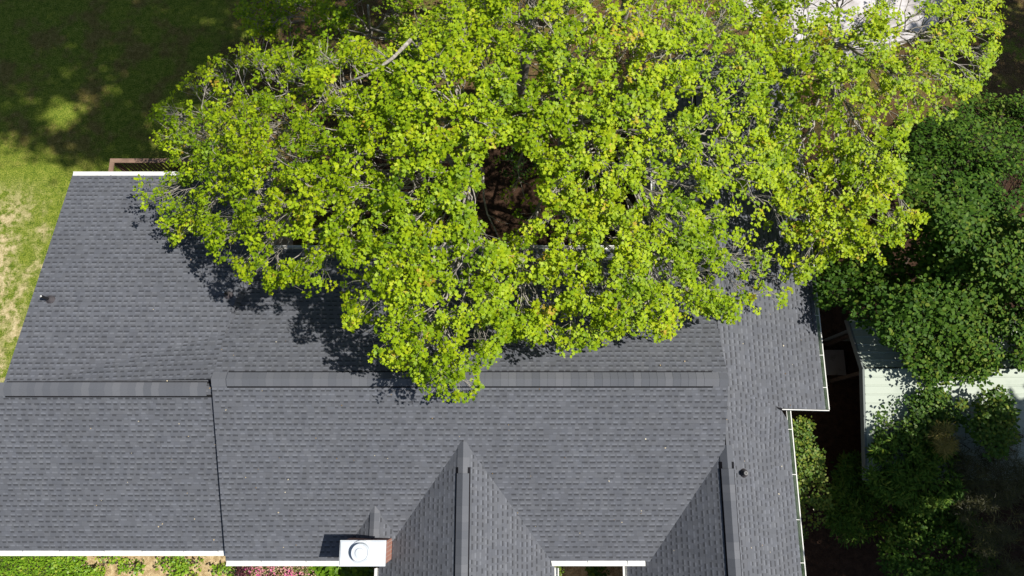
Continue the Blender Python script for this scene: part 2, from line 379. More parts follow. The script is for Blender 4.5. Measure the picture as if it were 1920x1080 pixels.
# east wing
r_ww = roof_slab('roof', [(XW, YW0, ZW), (XW, YS, ZW), Ww.p(XWw, YS), Ww.p(XWw, YW0)], NX, Ww.p(XWw, 0), seed=4.4)
tag(r_ww, 'steep shaded west slope of the east wing')
r_wn = roof_slab('roof', [(XW, YWN, ZW), (XW, YR+.6, ZW), Ww.p(XWn, YR+.6), Ww.p(XWn, YWN)], NX, Ww.p(XWn, 0), seed=9.4)
tag(r_wn, 'west slope of the rear east wing under the maple')
A1 = We.p(XW, 2.05); B1 = W1.p(W1.hit(1464, 764)[0], W1.hit(1464, 764)[1])
r_we = roof_slab('roof', [(XW, YS, ZW), We.p(XWe, YS), We.p(XWe, 1.2), We.p(B1[0]-.1, B1[1]+.3), (XW, 2.3, ZW)], NX, We.p(XWe, 0), seed=7.7)
tag(r_we, 'east slope of the front east wing')
r_w1 = roof_slab('roof', [(XW, YWN, ZW+.004), A1+[0, 0, .004], B1, (B1[0]+.02, YW1, B1[2]), W1.p(XW1, YW1), W1.p(XW1, YWN)], NX, W1.p(XW1, 0), seed=.9)
tag(r_w1, 'shallow east slope of the rear east wing')
cY = B1[1]-1.3
C1 = We.p(B1[0]-.02, cY)
tag(roof_slab('roof', [A1+[0, 0, .002], B1-[0, 0, .004], C1+[0, 0, .006], We.p(XW+.05, 1.55)+[0, 0, .004]], NX, We.p(XWe, 0), seed=7.7), 'small blended slope between the two east slopes')

# walls (inside the eaves)
def wall_quad(mb, p0, p1, z0, z1a, z1b=None):
    z1b = z1a if z1b is None else z1b
    mb.poly([(p0[0], p0[1], z0), (p1[0], p1[1], z0), (p1[0], p1[1], z1b), (p0[0], p0[1], z1a)])
mb = MB()
wx0, wx1 = XL+.35, XW1-.45
wall_quad(mb, (XLF+.3, YLF+.4), (Xs, YLF+.4), 0, Lf.z(0, YLF+.4)-.08)
wall_quad(mb, (Xs, YF+.4), (XFw+.4, YF+.4), 0, Mf.z(0, YF+.4)-.08)
wall_quad(mb, (wx0, YLB-.4), (wx0, YL), 0, Lb.z(0, YLB-.4)-.08, ZL-.08)
wall_quad(mb, (XLF+.3, YL), (XLF+.3, YLF+.4), 0, ZL-.08, Lf.z(0, YLF+.4)-.08)
wall_quad(mb, (XLF+.3, YL), (wx0, YL), 0, ZL-.08)
wall_quad(mb, (wx0, YLB-.4), (XLR-.3, YLB-.4), 0, Lb.z(0, YLB-.4)-.08)
wall_quad(mb, (XLR-.3, YLB-.4), (XLR-.3, YB-.4), 0, Lb.z(0, YLB-.4)-.1, Mb.z(0, YB)-.1)
wall_quad(mb, (XLR-.3, YB-.4), (x18+.2, YB-.4), 0, Mb.z(0, YB-.4)-.08)
wall_quad(mb, (x18+.2, YB-.4), (x18+.2, YB2-.3), 0, Mb.z(0, YB2)-.08)
wall_quad(mb, (x18+.2, YB2-.3), (XWn+.35, YB2-.3), 0, Mb.z(0, YB2)-.08)
wall_quad(mb, (XWn+.35, YB2-.3), (XWn+.35, YWN-.3), 0, Ww.z(XWn+.35, 0)-.08)
wall_quad(mb, (XWn+.35, YWN-.3), (XW, YWN-.3), 0, Ww.z(XWn+.35, 0)-.08, ZW-.08)
wall_quad(mb, (XW, YWN-.3), (wx1, YWN-.3), 0, ZW-.08, W1.z(wx1, 0)-.08)
wall_quad(mb, (wx1, YWN-.3), (wx1, YW1+.25), 0, W1.z(wx1, 0)-.08)
wall_quad(mb, (wx1, YW1+.25), (XWe-.35, YW1+.25), 0, W1.z(wx1, 0)-.08, W1.z(XWe-.35, 0)-.08)
wall_quad(mb, (XWe-.35, YW1+.25), (XWe-.35, YS), 0, We.z(XWe-.35, 0)-.08)
wall_quad(mb, (XWw+.35, YS), (XWw+.35, YF+.4), 0, Ww.z(XWw+.35, 0)-.08)
wall_quad(mb, (XWw+.35, YF+.4), (XFe-.35, YF+.4), 0, Mf.z(0, YF+.4)-.08)
wall_quad(mb, (XFe-.35, YF+.4), (XFe-.35, YS), 0, Fe.z(XFe-.35, 0)-.08)
wall_quad(mb, (XFw+.4, YS), (XFw+.4, YF+.4), 0, Fw.z(XFw+.4, 0)-.08)
# gable triangles above the lower roofs
wall_quad(mb, (Xs+.06, YF+.02), (Xs+.06, YL), 2.0, Mf.z(0, YF+.02)-.03, Mf.z(0, YL)-.03)
wall_quad(mb, (Xs+.06, YL), (Xs+.06, YR), 2.0, Mf.z(0, YL)-.03, ZR-.03)
wall_quad(mb, (Xr-.05, YR), (Xr-.05, YW0), 3.5, ZR-.03, Mf.z(0, YW0)-.03)
wall_quad(mb, (Xr-.05, YR), (Xr-.05, YB), 2.5, ZR-.03, Mb.z(0, YB)-.03)
mb.build('wall', M['siding'], house, attr=False)

# ridge caps: short overlapping pieces over a raised vent strip
def ridge_cap(p0, p1, ka, kb, side, hw, parent, lift=.045, vent=(.0, 1.0), piece=.19, dark_sides=True):
    p0 = np.asarray(p0, float); p1 = np.asarray(p1, float); L = np.linalg.norm(p1-p0); d = (p1-p0)/L; s = np.asarray(side, float)
    mb = MB(); n = int(L/piece); mi = []
    for i in range(n):
        t0, t1 = i*piece, min((i+1)*piece+.02, L)
        tone = random.random()**1.3
        l0, l1 = lift+.006, lift
        if t0 < vent[0]*L or t1 > vent[1]*L: l0, l1 = .016, .010
        a_, b_ = p0+d*t0, p0+d*t1
        up = np.array([0, 0, 1.])
        W0 = [a_+s*hw-up*(hw*ka)+up*l0, a_+up*(l0+.004), a_-s*hw-up*(hw*kb)+up*l0]
        W1_ = [b_+s*hw-up*(hw*ka)+up*l1, b_+up*(l1+.004), b_-s*hw-up*(hw*kb)+up*l1]
        for k in (0, 1):
            mb.poly([W0[k], W0[k+1], W1_[k+1], W1_[k]], tone); mi.append(0)
        mb.poly([W0[0], W0[1], W0[2], W0[2]-up*.008, W0[1]-up*.008, W0[0]-up*.008], tone); mi.append(0)
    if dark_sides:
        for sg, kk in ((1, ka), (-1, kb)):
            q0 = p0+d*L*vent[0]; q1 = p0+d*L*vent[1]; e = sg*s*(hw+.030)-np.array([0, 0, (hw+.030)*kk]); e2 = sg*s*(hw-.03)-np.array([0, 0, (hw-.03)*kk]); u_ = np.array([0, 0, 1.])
            mb.poly([q0+e+u_*.008, q1+e+u_*.008, q1+e2+u_*(lift-.012), q0+e2+u_*(lift-.012)]); mi.append(1)  # black strip: shadow gap painted in together with the dark vent baffle
    o = obj('ridge_cap', mb.v, mb.f, [M['cap'], M['vent_dark']], parent, face_attr=mb.a, mat_idx=mi)
    return o
ridge_cap((XL-.5, YL, ZL), (Xs-.02, YL, ZL), KLF, KLB, (0, -1, 0), .165, r_lf, vent=(.10, 1))
ridge_cap((Xs, YR, ZR), (Xr, YR, ZR), KM, KM, (0, -1, 0), .170, r_mf, vent=(.03, .97))
ridge_cap((XF, YF0-.05, ZF), (XF, YS, ZF), KF, KF, (1, 0, 0), .150, r_fw, vent=(.09, 1))
ridge_cap((XW, YW0+.05, ZW), (XW, YS, ZW), KWe, KWw, (1, 0, 0), .150, r_we, vent=(.06, 1))
ridge_cap((XW, YR+1.5, ZW), (XW, YWN, ZW), KW1, KWw, (1, 0, 0), .150, r_w1, vent=(.05, 1))

# gutters: hollow trough with white lips, brackets as sub-parts
bracket_me = {}
def gutter(p0, p1, out, parent, trough, gap=1.15, w=.098, ends=True, label=None, brackets=True):
    p0 = np.asarray(p0, float); p1 = np.asarray(p1, float); out = np.asarray(out, float); L = np.linalg.norm(p1-p0); d = (p1-p0)/L
    up = np.array([0, 0, 1.]); mb = MB()
    prof = [(-.02, .0), (-.02, -.10), (w-.03, -.10), (w, -.02), (w, .012), (w-.022, .012), (w-.022, -.005), (w-.045, -.075), (-.008, -.075), (-.008, .0)]
    mb.sweep(p0, p1, prof, out, up)
    mi = [0]*len(mb.f); 
    for k in (6, 7): mi[k] = 1
    o = obj('gutter', mb.v, mb.f, [M['white'], trough], parent, mat_idx=mi)
    if label: tag(o, label)
    if brackets:
        n = max(1, int(L/gap)); first = None
        for i in range(n):
            t = (i+.5)*L/n+random.uniform(-.12, .12)
            c = p0+d*t+out*(w*.5-.02)+up*.010
            if first is None:
                b = MB(); ax = abs(d[0]) > .5
                b.box(c, (.016, w+.01, .010) if ax else (w+.01, .016, .010)); first = b.build('gutter_bracket', M['white'], o, attr=False); first_c = c
            else:
                q = first.copy(); q.parent = o; q.location = tuple(np.array(first.location)+(c-first_c)); COL.objects.link(q)
    return o
def gutter_cover(p0, p1, out, parent, label=None):   # gutter closed by a white leaf guard in short panels
    p0 = np.asarray(p0, float); p1 = np.asarray(p1, float); out = np.asarray(out, float); L = np.linalg.norm(p1-p0); d = (p1-p0)/L
    up = np.array([0, 0, 1.]); mb = MB()
    mb.sweep(p0, p1, [(-.02, -.012), (-.02, -.11), (.07, -.11), (.098, -.02), (.098, -.002), (.080, -.002), (.080, -.014)], out, up)
    o = obj('gutter', mb.v, mb.f, M['white'], parent)
    if label: tag(o, label)
    t = 0.0; g = MB()
    while t < L-.05:
        ln = min(random.uniform(.85, 1.15), L-t)
        zz = random.uniform(0, .004)
        g.sweep(p0+d*(t+.012), p0+d*(t+ln-.012), [(-.03, .010+zz), (-.03, .003+zz), (.074, -.014+zz), (.074, -.006+zz)], out, up)
        t += ln
    obj('leaf_guard', g.v, g.f, M['white'], o)
    return o
gutter_cover(Lf.p(XLF, YLF-.01), Lf.p(Xs-.02, YLF-.01), (0, -1, 0), r_lf, 'white gutter along the front of the west roof')
gutter_cover(Mf.p(Xs+.01, YF-.01), Mf.p(XFw-.05, YF-.01), (0, -1, 0), r_mf, 'white gutter running to the chimney')
gutter_cover(Mf.p(Mf.hit(1018, 1053)[0], YF-.01), Mf.p(Mf.hit(1210, 1053)[0], YF-.01), (0, -1, 0), r_mf, 'short white gutter over the entry court')
gutter_cover(Lb.p(XL, YLB+.01), Lb.p(XLR, YLB+.01), (0, 1, 0), r_lb, 'white gutter behind the west roof')
gutter(Mb.p(Q0[0], YB+.01), Mb.p(x18, YB+.01), (0, 1, 0), r_mb, M['white'])
gutter(Mb.p(x18, YB2+.01), Mb.p(Mb.hit(1292, 412)[0], YB2+.01), (0, 1, 0), r_mb, M['gutter_green'], .5)
gutter(W1.p(XW1+.01, YW1), W1.p(XW1+.01, YWN), (1, 0, 0), r_w1, M['gutter_green'], .95, label='white gutter with green trough on the rear east eave')
gutter(We.p(XWe+.01, YS), We.p(XWe+.01, YW1-.02), (1, 0, 0), r_we, M['gutter_green'], 1.0, label='white gutter with green trough on the front east eave')
gutter(Ww.p(XWw-.01, YS), Ww.p(XWw-.01, YF-.16), (-1, 0, 0), r_ww, M['white'], 1.2)
gutter(Ww.p(XWn-.01, YB2+.15), Ww.p(XWn-.01, YWN), (-1, 0, 0), r_wn, M['white'], 1.2)
gutter(Fe.p(XFe+.01, YS), Fe.p(XFe+.01, YF-.16), (1, 0, 0), r_fe, M['white'], 1.2)
gutter(Fw.p(XFw-.01, YS), Fw.p(XFw-.01, YF-.16), (-1, 0, 0), r_fw, M['white'], 1.2)
# fascia boards of the south gable end of the rear east wing, and drip edges of the rakes
mb = MB()
mb.sweep(W1.p(B1[0]+.03, YW1-.012), W1.p(XW1+.11, YW1-.012), [(0, .012), (0, -.16), (.02, -.16), (.02, .012)], (0, -1, 0), (0, 0, 1))
mb.build('fascia_board', M['trim'], house, attr=False)

# chimney with brick stack and white metal pan
def chimney():
    zt = Mf.hit(700, 1037)[2]+1.2
    c0 = at_z(638, 1013, zt); c1 = at_z(722, 1062, zt)
    x0, x1, y1, y0 = c0[0], c1[0], c0[1], c1[1]; cx, cy = (x0+x1)/2, (y0+y1)/2
    root = bpy.data.objects.new('chimney', None)
    mb = MB(); h = zt-1.5
    mb.box((cx, cy, 1.5+h/2-.05), (x1-x0-.05, y1-y0-.07, h-.1)); st = mb.build('chimney', M['brick'], house, attr=False)
    b = MB(); b.box((cx, cy, zt-.035), (x1-x0, y1-y0, .07)); b.box((cx, cy, zt+.012), (x1-x0-.05, y1-y0-.05, .024)); b.build('chimney_pan', M['chimney_metal'], st, attr=False)
    f = at_z(676, 1036, zt+.1); m = MB()
    prof = [(.27, .024), (.27, .05), (.225, .06), (.215, .17), (.205, .185), (.19, .185), (.18, .165), (.11, .175), (.105, .20), (.0, .205)]
    k = 32
    for r_, z_ in prof:
        for j in range(k): w = 2*pi*j/k; m.v.append((f[0]+r_*cos(w), f[1]+r_*sin(w), zt+z_))
    for i in range(len(prof)-1):
        for j in range(k): q = (j+1) % k; m.f.append([i*k+j, i*k+q, (i+1)*k+q, (i+1)*k+j])
    obj('flue_cap', m.v, m.f, M['chimney_metal'], st)
    # little saddle roof behind the stack
    ax = Mf.hit(698, 952); bz = Mf.z(0, y1)+.33
    bk = np.array([cx+.12, y1-.05, bz])
    hw = .62
    wl = Mf.p(bk[0]-hw, y1-.05)+[0, 0, -.03]; wr = Mf.p(bk[0]+hw, y1-.05)+[0, 0, -.03]
    ax = np.array([bk[0], ax[1], Mf.z(0, ax[1])+.01]); ax[1] = (bz-Mf.c)/KM; ax[2] = bz
    s1 = roof_slab('cricket_roof', [ax, bk, wl], NX, wl, th=.02); s2 = roof_slab('cricket_roof', [ax, bk, wr], NX, wr, th=.02)
    ridge_cap(ax+[0, .05, 0], bk, .5, .5, (1, 0, 0), .12, s2, dark_sides=False, vent=(1, 1))
chimney()

def vent(u, v, plane, r, h, rim, boot=.12, rr=None):
    rr = rr or r
    b = plane.hit(u, v); n = np.array([-plane.gx, -plane.gy, 1.]); n /= np.linalg.norm(n)
    m = MB(); m.tube([b-[0, 0, .1], b+[0, 0, h], b+[0, 0, h+.004]], [r, r, r*.7], 14, cap=True); o = m.build('vent_pipe', M['black_pipe'], house, smooth=False, attr=False)
    k = MB(); k.tube([b+n*.004, b+n*.02, b+[0, 0, .09], b+[0, 0, .12]], [boot, boot*.9, r*1.5, r*1.05], 18, cap=False); k.build('pipe_boot', M['rubber'], o, attr=False)
    q = MB(); q.tube([b+[0, 0, h-.012], b+[0, 0, h+.008], b+[0, 0, h+.010]], [rr*1.04, rr*1.04, rr*.5], 14, cap=False); q.build('pipe_rim', rim, o, attr=False)
    return o
vent(95, 562, Lb, .036, .40, M['pipe_grey'], rr=.022)
vent(429, 554, Lb, .036, .36, M['pipe_grey'], rr=.022)
vent(1394, 887, We, .058, .20, M['pipe_dull'], .115, rr=.045)
vent(1494, 421, W1, .05, .10, M['black_pipe'], .11)
# small black tab painting the shadow line at the step between the east slopes
mb = MB(); q = B1+[0, 0, .01]; mb.poly([q+[-.20, .03, .02], q+[0.02, -.02, .03], q+[.03, -.08, .0], q+[-.1, -.03, 0]]); mb.build('step_shadow', M['vent_dark'], house, attr=False)

# ------------------------------------------------------------------ ground
g = []
GS = 260
o = obj('ground', [(-GS, -GS, 0), (GS, -GS, 0), (GS, GS, 0), (-GS, GS, 0)], [(0, 1, 2, 3)], M['ground']); tag(o, kind='structure')
def sheet(name, pts, z, mat):
    o = obj(name, [(*p[:2], z) for p in pts], [list(range(len(pts)))], mat); return tag(o, kind='structure')
sheet('flower_bed', [at_z(130, 1026, 0), at_z(1180, 1012, 0), at_z(1190, 1300, 0), at_z(100, 1300, 0)], .004, M['mulch'])
sheet('driveway', [at_z(1380, -10, 0), at_z(1480, 112, 0), at_z(1590, 118, 0), at_z(1700, 80, 0), at_z(1760, 40, 0), at_z(1800, -200, 0), at_z(1300, -300, 0)], .004, M['drive'])
pad = MB(); a_ = at_z(1540, 656, .08); b_ = at_z(1587, 703, .08); pad.box(((a_[0]+b_[0])/2, (a_[1]+b_[1])/2, .04), (b_[0]-a_[0], a_[1]-b_[1], .09))
tag(pad.build('concrete_pad', M['concrete'], attr=False, loc=((a_[0]+b_[0])/2, (a_[1]+b_[1])/2, 0)), 'small grey concrete pad in the shaded passage beside the shed', 'concrete pad')
sheet('clay_path', [at_z(1885, 655, 0), at_z(2100, 655, 0), at_z(2100, 870, 0), at_z(1880, 850, 0)], .004, M['clay'])

# ------------------------------------------------------------------ shed with a pale sheet roof
def shed():
    zr, ze = 3.0, 2.45
    r0 = at_z(1621, 690, zr); X0 = r0[0]; Yr = r0[1]
    n = at_z(1604, 615, ze); s = at_z(1632, 886, ze)
    yn, ys = n[1]+.25, s[1]-.2; X1 = X0+8.2
    root = thing('open_shelter', 'open sided shelter under a pale ribbed sheet roof beside the house', 'shelter', (X0+3.5, Yr, 0))
    for nm, ye in (('north', yn), ('south', ys)):
        k = (zr-ze)/abs(ye-Yr); top = []; m = MB()
        m.poly([(X0, Yr, zr), (X1, Yr, zr), (X1, ye, ze), (X0, ye, ze)] if ye > Yr else [(X0, ye, ze), (X1, ye, ze), (X1, Yr, zr), (X0, Yr, zr)])
        up = np.array([0, 0, 1.]); L = abs(ye-Yr); t = .0; sg = 1 if ye > Yr else -1
        while t < L:
            y = Yr+sg*t; z = zr-k*t
            m.sweep((X0, y, z+.003), (X1, y, z+.003), [(-.024, 0), (-.012, .010), (.012, .010), (.024, 0)], (0, 1, 0), (0, 0, 1)); t += .23
        m.build('roof', M['shed_roof'], root, attr=False)
    m = MB()
    m.sweep((X0-.01, Yr, zr+.012), (X0-.01, yn, ze+.012), [(0, 0), (.05, 0), (.05, -.2), (0, -.2)], (-1, 0, 0), (0, 0, 1))
    m.sweep((X0-.01, ys, ze+.012), (X0-.01, Yr, zr+.012), [(0, 0), (.05, 0), (.05, -.2), (0, -.2)], (-1, 0, 0), (0, 0, 1))
    m.build('edge_trim', M['shed_wall'], root, attr=False)
    m = MB(); x0, x1, a, b = X0+.15, X1-.2, ys+.2, yn-.2
    m.poly([(x1, a, 0), (x1, b, 0), (x1, b, ze), (x1, Yr, zr-.06), (x1, a, ze)])
    m.poly([(x0, a, 0), (x1, a, 0), (x1, a, ze), (x0, a, ze)]); m.poly([(x0, b, 0), (x1, b, 0), (x1, b, ze), (x0, b, ze)])
    m.build('wall', M['shed_wall'], root, attr=False)  # unseen closed sides, kept to block the eastern sun under the roof
    for yy in (a+.1, Yr, b-.1):
        p = MB(); p.box((x0+.25, yy, ze/2), (.1, .1, ze)); p.build('post', M['bark_dark'], root, attr=False)
    print('shed', X0, Yr, yn, ys)
shed()

# ------------------------------------------------------------------ deck with railing behind the west roof
def deck():
    zt = 1.05+.55
    a = at_z(207, 299, zt); x0, y1 = a[0], a[1]; x1 = at_z(520, 299, zt)[0]; y0 = YLB-.4
    root = thing('deck', 'brown wooden deck with slatted railing behind the west roof', 'deck', (x0+2, y0+.5, 0))
    zd = .55
    m = MB(); y = y0
    while y < y1-.14: m.box(((x0+x1)/2, y+.07, zd-.02), (x1-x0-.05, .134, .035), a=random.random()*.5); y += .142
    m.build('deck_floor', M['wood'], root)
    r = MB(); r.box(((x0+x1)/2, y1-.045, zt), (x1-x0, .14, .035), a=.8); r.build('top_rail', M['wood'], root)
    r = MB(); r.box((x0+.07, (y0+y1)/2-.06, zt+.003), (.14, y1-y0-.12, .035), a=.7); r.build('top_rail', M['wood'], root)
    r = MB(); r.box(((x0+x1)/2, y1-.045, zd+.12), (x1-x0, .05, .08), a=.2); r.build('bottom_rail', M['wood'], root)
    first = None; x = x0+.16; fc = None
    while x < x1:
        c = np.array((x, y1-.045, (zd+zt)/2+.02))
        if first is None:
            b = MB(); b.box(c, (.042, .042, zt-zd-.08), a=.25); first = b.build('baluster', M['wood'], root); fc = c
        else:
            q = first.copy(); q.parent = root; q.location = tuple(np.array(first.location)+c-fc); COL.objects.link(q)
        x += .145
    for xx in (x0+.06, x0+1.9, x1-.06):
        b = MB(); b.box((xx, y1-.05, zt/2-.02), (.09, .09, zt-.03), a=.3); b.build('post', M['wood'], root)
deck()

# ------------------------------------------------------------------ foliage
def hashn(ix, iy, s):
    h = np.sin(ix*127.1+iy*311.7+s*74.7)*43758.5453; return h-np.floor(h)
def vnoise(x, y, s):
    ix, iy = np.floor(x), np.floor(y); fx, fy = x-ix, y-iy; fx = fx*fx*(3-2*fx); fy = fy*fy*(3-2*fy)
    return (hashn(ix, iy, s)*(1-fx)+hashn(ix+1, iy, s)*fx)*(1-fy)+(hashn(ix, iy+1, s)*(1-fx)+hashn(ix+1, iy+1, s)*fx)*fy
def inpoly(pts, poly):
    x, y = pts[:, 0], pts[:, 1]; r = np.zeros(len(pts), bool); j = len(poly)-1
    for i in range(len(poly)):
        xi, yi = poly[i]; xj, yj = poly[j]
        c = ((yi > y) != (yj > y)) & (x < (xj-xi)*(y-yi)/(yj-yi+1e-12)+xi); r ^= c; j = i
    return r
MAPLE = np.array([(0, 0), (.30, -.04), (.46, .12), (.33, .28), (.58, .58), (.24, .62), (0, 1.0), (-.24, .62), (-.58, .58), (-.33, .28), (-.46, .12), (-.30, -.04)])
OVAL = np.array([(0, 0), (.28, .18), (.36, .48), (.22, .80), (0, 1.0), (-.22, .80), (-.36, .48), (-.28, .18)])
LANCE = np.array([(0, 0), (.10, .25), (.12, .55), (0, 1.0), (-.12, .55), (-.10, .25)])
NEEDLE = np.array([(-.03, 0), (.03, 0), (.015, 1.0), (-.015, 1.0)])
def unit(a): return a/(np.linalg.norm(a, axis=-1, keepdims=True)+1e-9)
def leaf_mesh(name, pos, dirs, nrm, size, tint, shape, mat, parent, droop=.18):
    n = len(pos); k = len(shape)
    dirs = unit(dirs); side = unit(np.cross(dirs, nrm)); nn = np.cross(side, dirs)
    sx, sy = shape[:, 0], shape[:, 1]; sz = -droop*(sy**2)-.35*droop*np.abs(sx)*2
    v = pos[:, None, :]+size[:, None, None]*(sx[None, :, None]*side[:, None, :]+sy[None, :, None]*dirs[:, None, :]+sz[None, :, None]*nn[:, None, :])
    base = wloc(parent) if parent is not None else np.zeros(3); v = (v-base).reshape(-1, 3)
    me = bpy.data.meshes.new(name); me.vertices.add(n*k); me.vertices.foreach_set('co', v.astype(np.float32).ravel())
    me.loops.add(n*k); me.loops.foreach_set('vertex_index', np.arange(n*k, dtype=np.int32))
    me.polygons.add(n); me.polygons.foreach_set('loop_start', np.arange(0, n*k, k, dtype=np.int32))
    me.materials.append(mat)
    a = me.attributes.new('tint', 'FLOAT', 'FACE'); a.data.foreach_set('value', np.clip(tint, 0, 1).astype(np.float32))
    me.update(calc_edges=True); me.validate()
    o = bpy.data.objects.new(name, me); COL.objects.link(o)
    if parent is not None: o.parent = parent
    return o
def rosettes(cen, up, per, rad, size, tint0, spread=.5, tj=.16, flat=.55, stack=.10):
    """clusters of leaves round each twig tip"""
    n = len(cen); N = n*per
    c = np.repeat(cen, per, 0); u = np.repeat(unit(up), per, 0)
    ph = rng.uniform(0, 2*pi, N); h = np.where(np.abs(u[:, :1]) < .9, np.array([[1., 0, 0]]), np.array([[0, 1., 0]]))
    e1 = unit(np.cross(u, h)); e2 = np.cross(u, e1)
    out = np.cos(ph)[:, None]*e1+np.sin(ph)[:, None]*e2
    el = rng.uniform(-.25, .9, N)[:, None]*flat
    d = unit(out+u*el)
    nr = unit(u*(1-.2*el)-out*el*.8+rng.normal(0, spread, (N, 3))*.45)
    sz = size*rng.uniform(.5, 1.3, N)
    p = c+out*(rad*rng.uniform(.15, 1.0, N))[:, None]+u*(rng.normal(0, stack, N))[:, None]
    tint = np.repeat(tint0, per)+rng.normal(0, tj, N)
    return p, d, nr, sz, tint
def kmeans(p, k, it=6):
    c = p[rng.choice(len(p), min(k, len(p)), replace=False)]
    for _ in range(it):
        l = np.argmin(((p[:, None]-c[None])**2).sum(2), 1)
        for i in range(len(c)):
            if (l == i).any(): c[i] = p[l == i].mean(0)
    return c, np.argmin(((p[:, None]-c[None])**2).sum(2), 1)
def along(poly, t, back):
    """a point on a branch close to t, a little way back towards its root"""
    i = int(np.argmin(np.linalg.norm(poly-t, axis=1))); f = np.clip(i-rng.uniform(.1, back), .6, len(poly)-1.01); k = int(f); return poly[k]*(1-f+k)+poly[k+1]*(f-k)
def curve(a, b, n, sag, jit):
    a, b = np.asarray(a), np.asarray(b); L = np.linalg.norm(b-a); t = np.linspace(0, 1, n)[:, None]
    mid = (a+b)/2+np.array([0, 0, sag*L])+rng.normal(0, jit*L, 3)
    q = (1-t)**2*a+2*t*(1-t)*mid+t**2*b
    q[1:-1] += rng.normal(0, jit*L*.18, (n-2, 3)); return q
def skeleton(mb, trunk_top, trunk_base, pts, k1, per2, r_limb, twig_r, h0=.45, rise=.12, sub_drop=.25):
    """limbs, branches and twigs that reach every leaf cluster"""
    nodes = np.linspace(trunk_base, trunk_top, 14)
    cen, lab = kmeans(pts, k1)
    for i in range(len(cen)):
        sel = pts[lab == i]
        if not len(sel): continue
        c = cen[i]-[0, 0, .15]
        dist = np.linalg.norm(c[:2]-trunk_top[:2])
        q = nodes[int(np.clip((h0+rng.uniform(0, .5))*13, 0, 13))]
        if c[2] < q[2]: q = nodes[int(np.clip(13*(c[2]/trunk_top[2])*.8, 3, 13))]
        limb = curve(q, c, 9, rise, .09); mb.tube(limb, np.linspace(r_limb*rng.uniform(.7, 1.1), r_limb*.3, 9), 7)
        k2 = max(1, len(sel)//per2); c2, l2 = kmeans(sel, k2, 4)
        for j in range(len(c2)):
            s2 = sel[l2 == j]
            if not len(s2): continue
            e = c2[j]-[0, 0, .02+rng.uniform(-.08, .5*sub_drop)]
            a = along(limb, e, 4.0)
            br = curve(a, e, 9, .05, .11); mb.tube(br, np.linspace(r_limb*.30, twig_r*1.3, 9), 5)
            for t in s2:
                w = along(br, t, 2.2)
                if np.linalg.norm(w-t) < .03: continue
                mb.tube(curve(w, t, 4, .06, .12), [twig_r*1.2, twig_r, twig_r*.75, twig_r*.5], 3, cap=False)
def sample(poly, n, zfun, thick, gaps=None, seed=0, gap_scale=26., gap_cut=.25, zn=.35, zf=1.0):
    poly = np.asarray(poly, float); lo, hi = poly.min(0), poly.max(0); out = []
    got = 0
    while got < n:
        q = rng.uniform(lo, hi, (n*2, 2)); q = q[inpoly(q, poly)]
        if gaps:
            for gp, pr in gaps:
                ins = inpoly(q, gp); q = q[~ins | (rng.uniform(size=len(q)) > pr)]
        nz = .6*vnoise(q[:, 0]/gap_scale, q[:, 1]/gap_scale, seed)+.4*vnoise(q[:, 0]/gap_scale*2.3, q[:, 1]/gap_scale*2.3, seed+5)
        q = q[rng.uniform(size=len(q)) < np.clip((nz-gap_cut)/.22, .06, 1)]
        out.append(q); got += len(q)
    q = np.concatenate(out)[:n]
    z = np.full(n, 5.0)
    R = np.array([ray(u, v) for u, v in q])
    lay = np.minimum(rng.exponential(thick, n), thick*3.2)
    for _ in range(8):
        s = (z-HC)/R[:, 2]; x, y = R[:, 0]*s, R[:, 1]*s; z = .5*z+.5*zfun(x, y)
    z = z+zn*(vnoise(x*.9*zf, y*.9*zf, seed+2)-.5)-lay
    s = (z-HC)/R[:, 2]
    return np.stack([R[:, 0]*s, R[:, 1]*s, z], 1), lay, q

def tree(name, label, cat, base, trunk_top, pts, lay, leaf, mat, bark, per, rad, size, r_trunk, k1=12, per2=14, r_limb=.07, twig_r=.008,
         tint_mu=.55, group=None, tilt=.35, stack=.08, tj=.14, limbs=True, flat=.55, trunk_pts=None, droop=.18, extra_limbs=None):
    base = np.asarray(base, float); root = thing(name, label, cat, base, group)
    mb = MB(); top = np.asarray(trunk_top, float)
    tp = trunk_pts if trunk_pts is not None else curve(base, top, 8, 0, .015)
    mb.tube(tp, np.linspace(r_trunk, r_trunk*.5, len(tp)), 10)
    if limbs: skeleton(mb, top, base, pts, k1, per2, r_limb, twig_r)
    for br_, r_ in (extra_limbs or []): mb.tube(br_, np.linspace(r_, r_*.35, len(br_)), 6)
    mb.build('trunk', bark, root, attr=False, smooth=True)
    n = len(pts); out = pts-(top-[0, 0, 1.5]); out = unit(out)
    up = unit(np.array([[0, 0, 1.]])+tilt*out+rng.normal(0, .28, (n, 3)))
    t0 = tint_mu+.30*(vnoise(pts[:, 0]*1.1, pts[:, 1]*1.1, 3)-.5)+rng.normal(0, .15, n)
    p, d, nr, sz, tint = rosettes(pts, up, per, rad, size, t0, tj=tj, stack=stack, flat=flat)
    # a few young reddish shoots
    leaf_mesh('crown', p, d, nr, sz, tint, leaf, mat, root, droop)
    return root

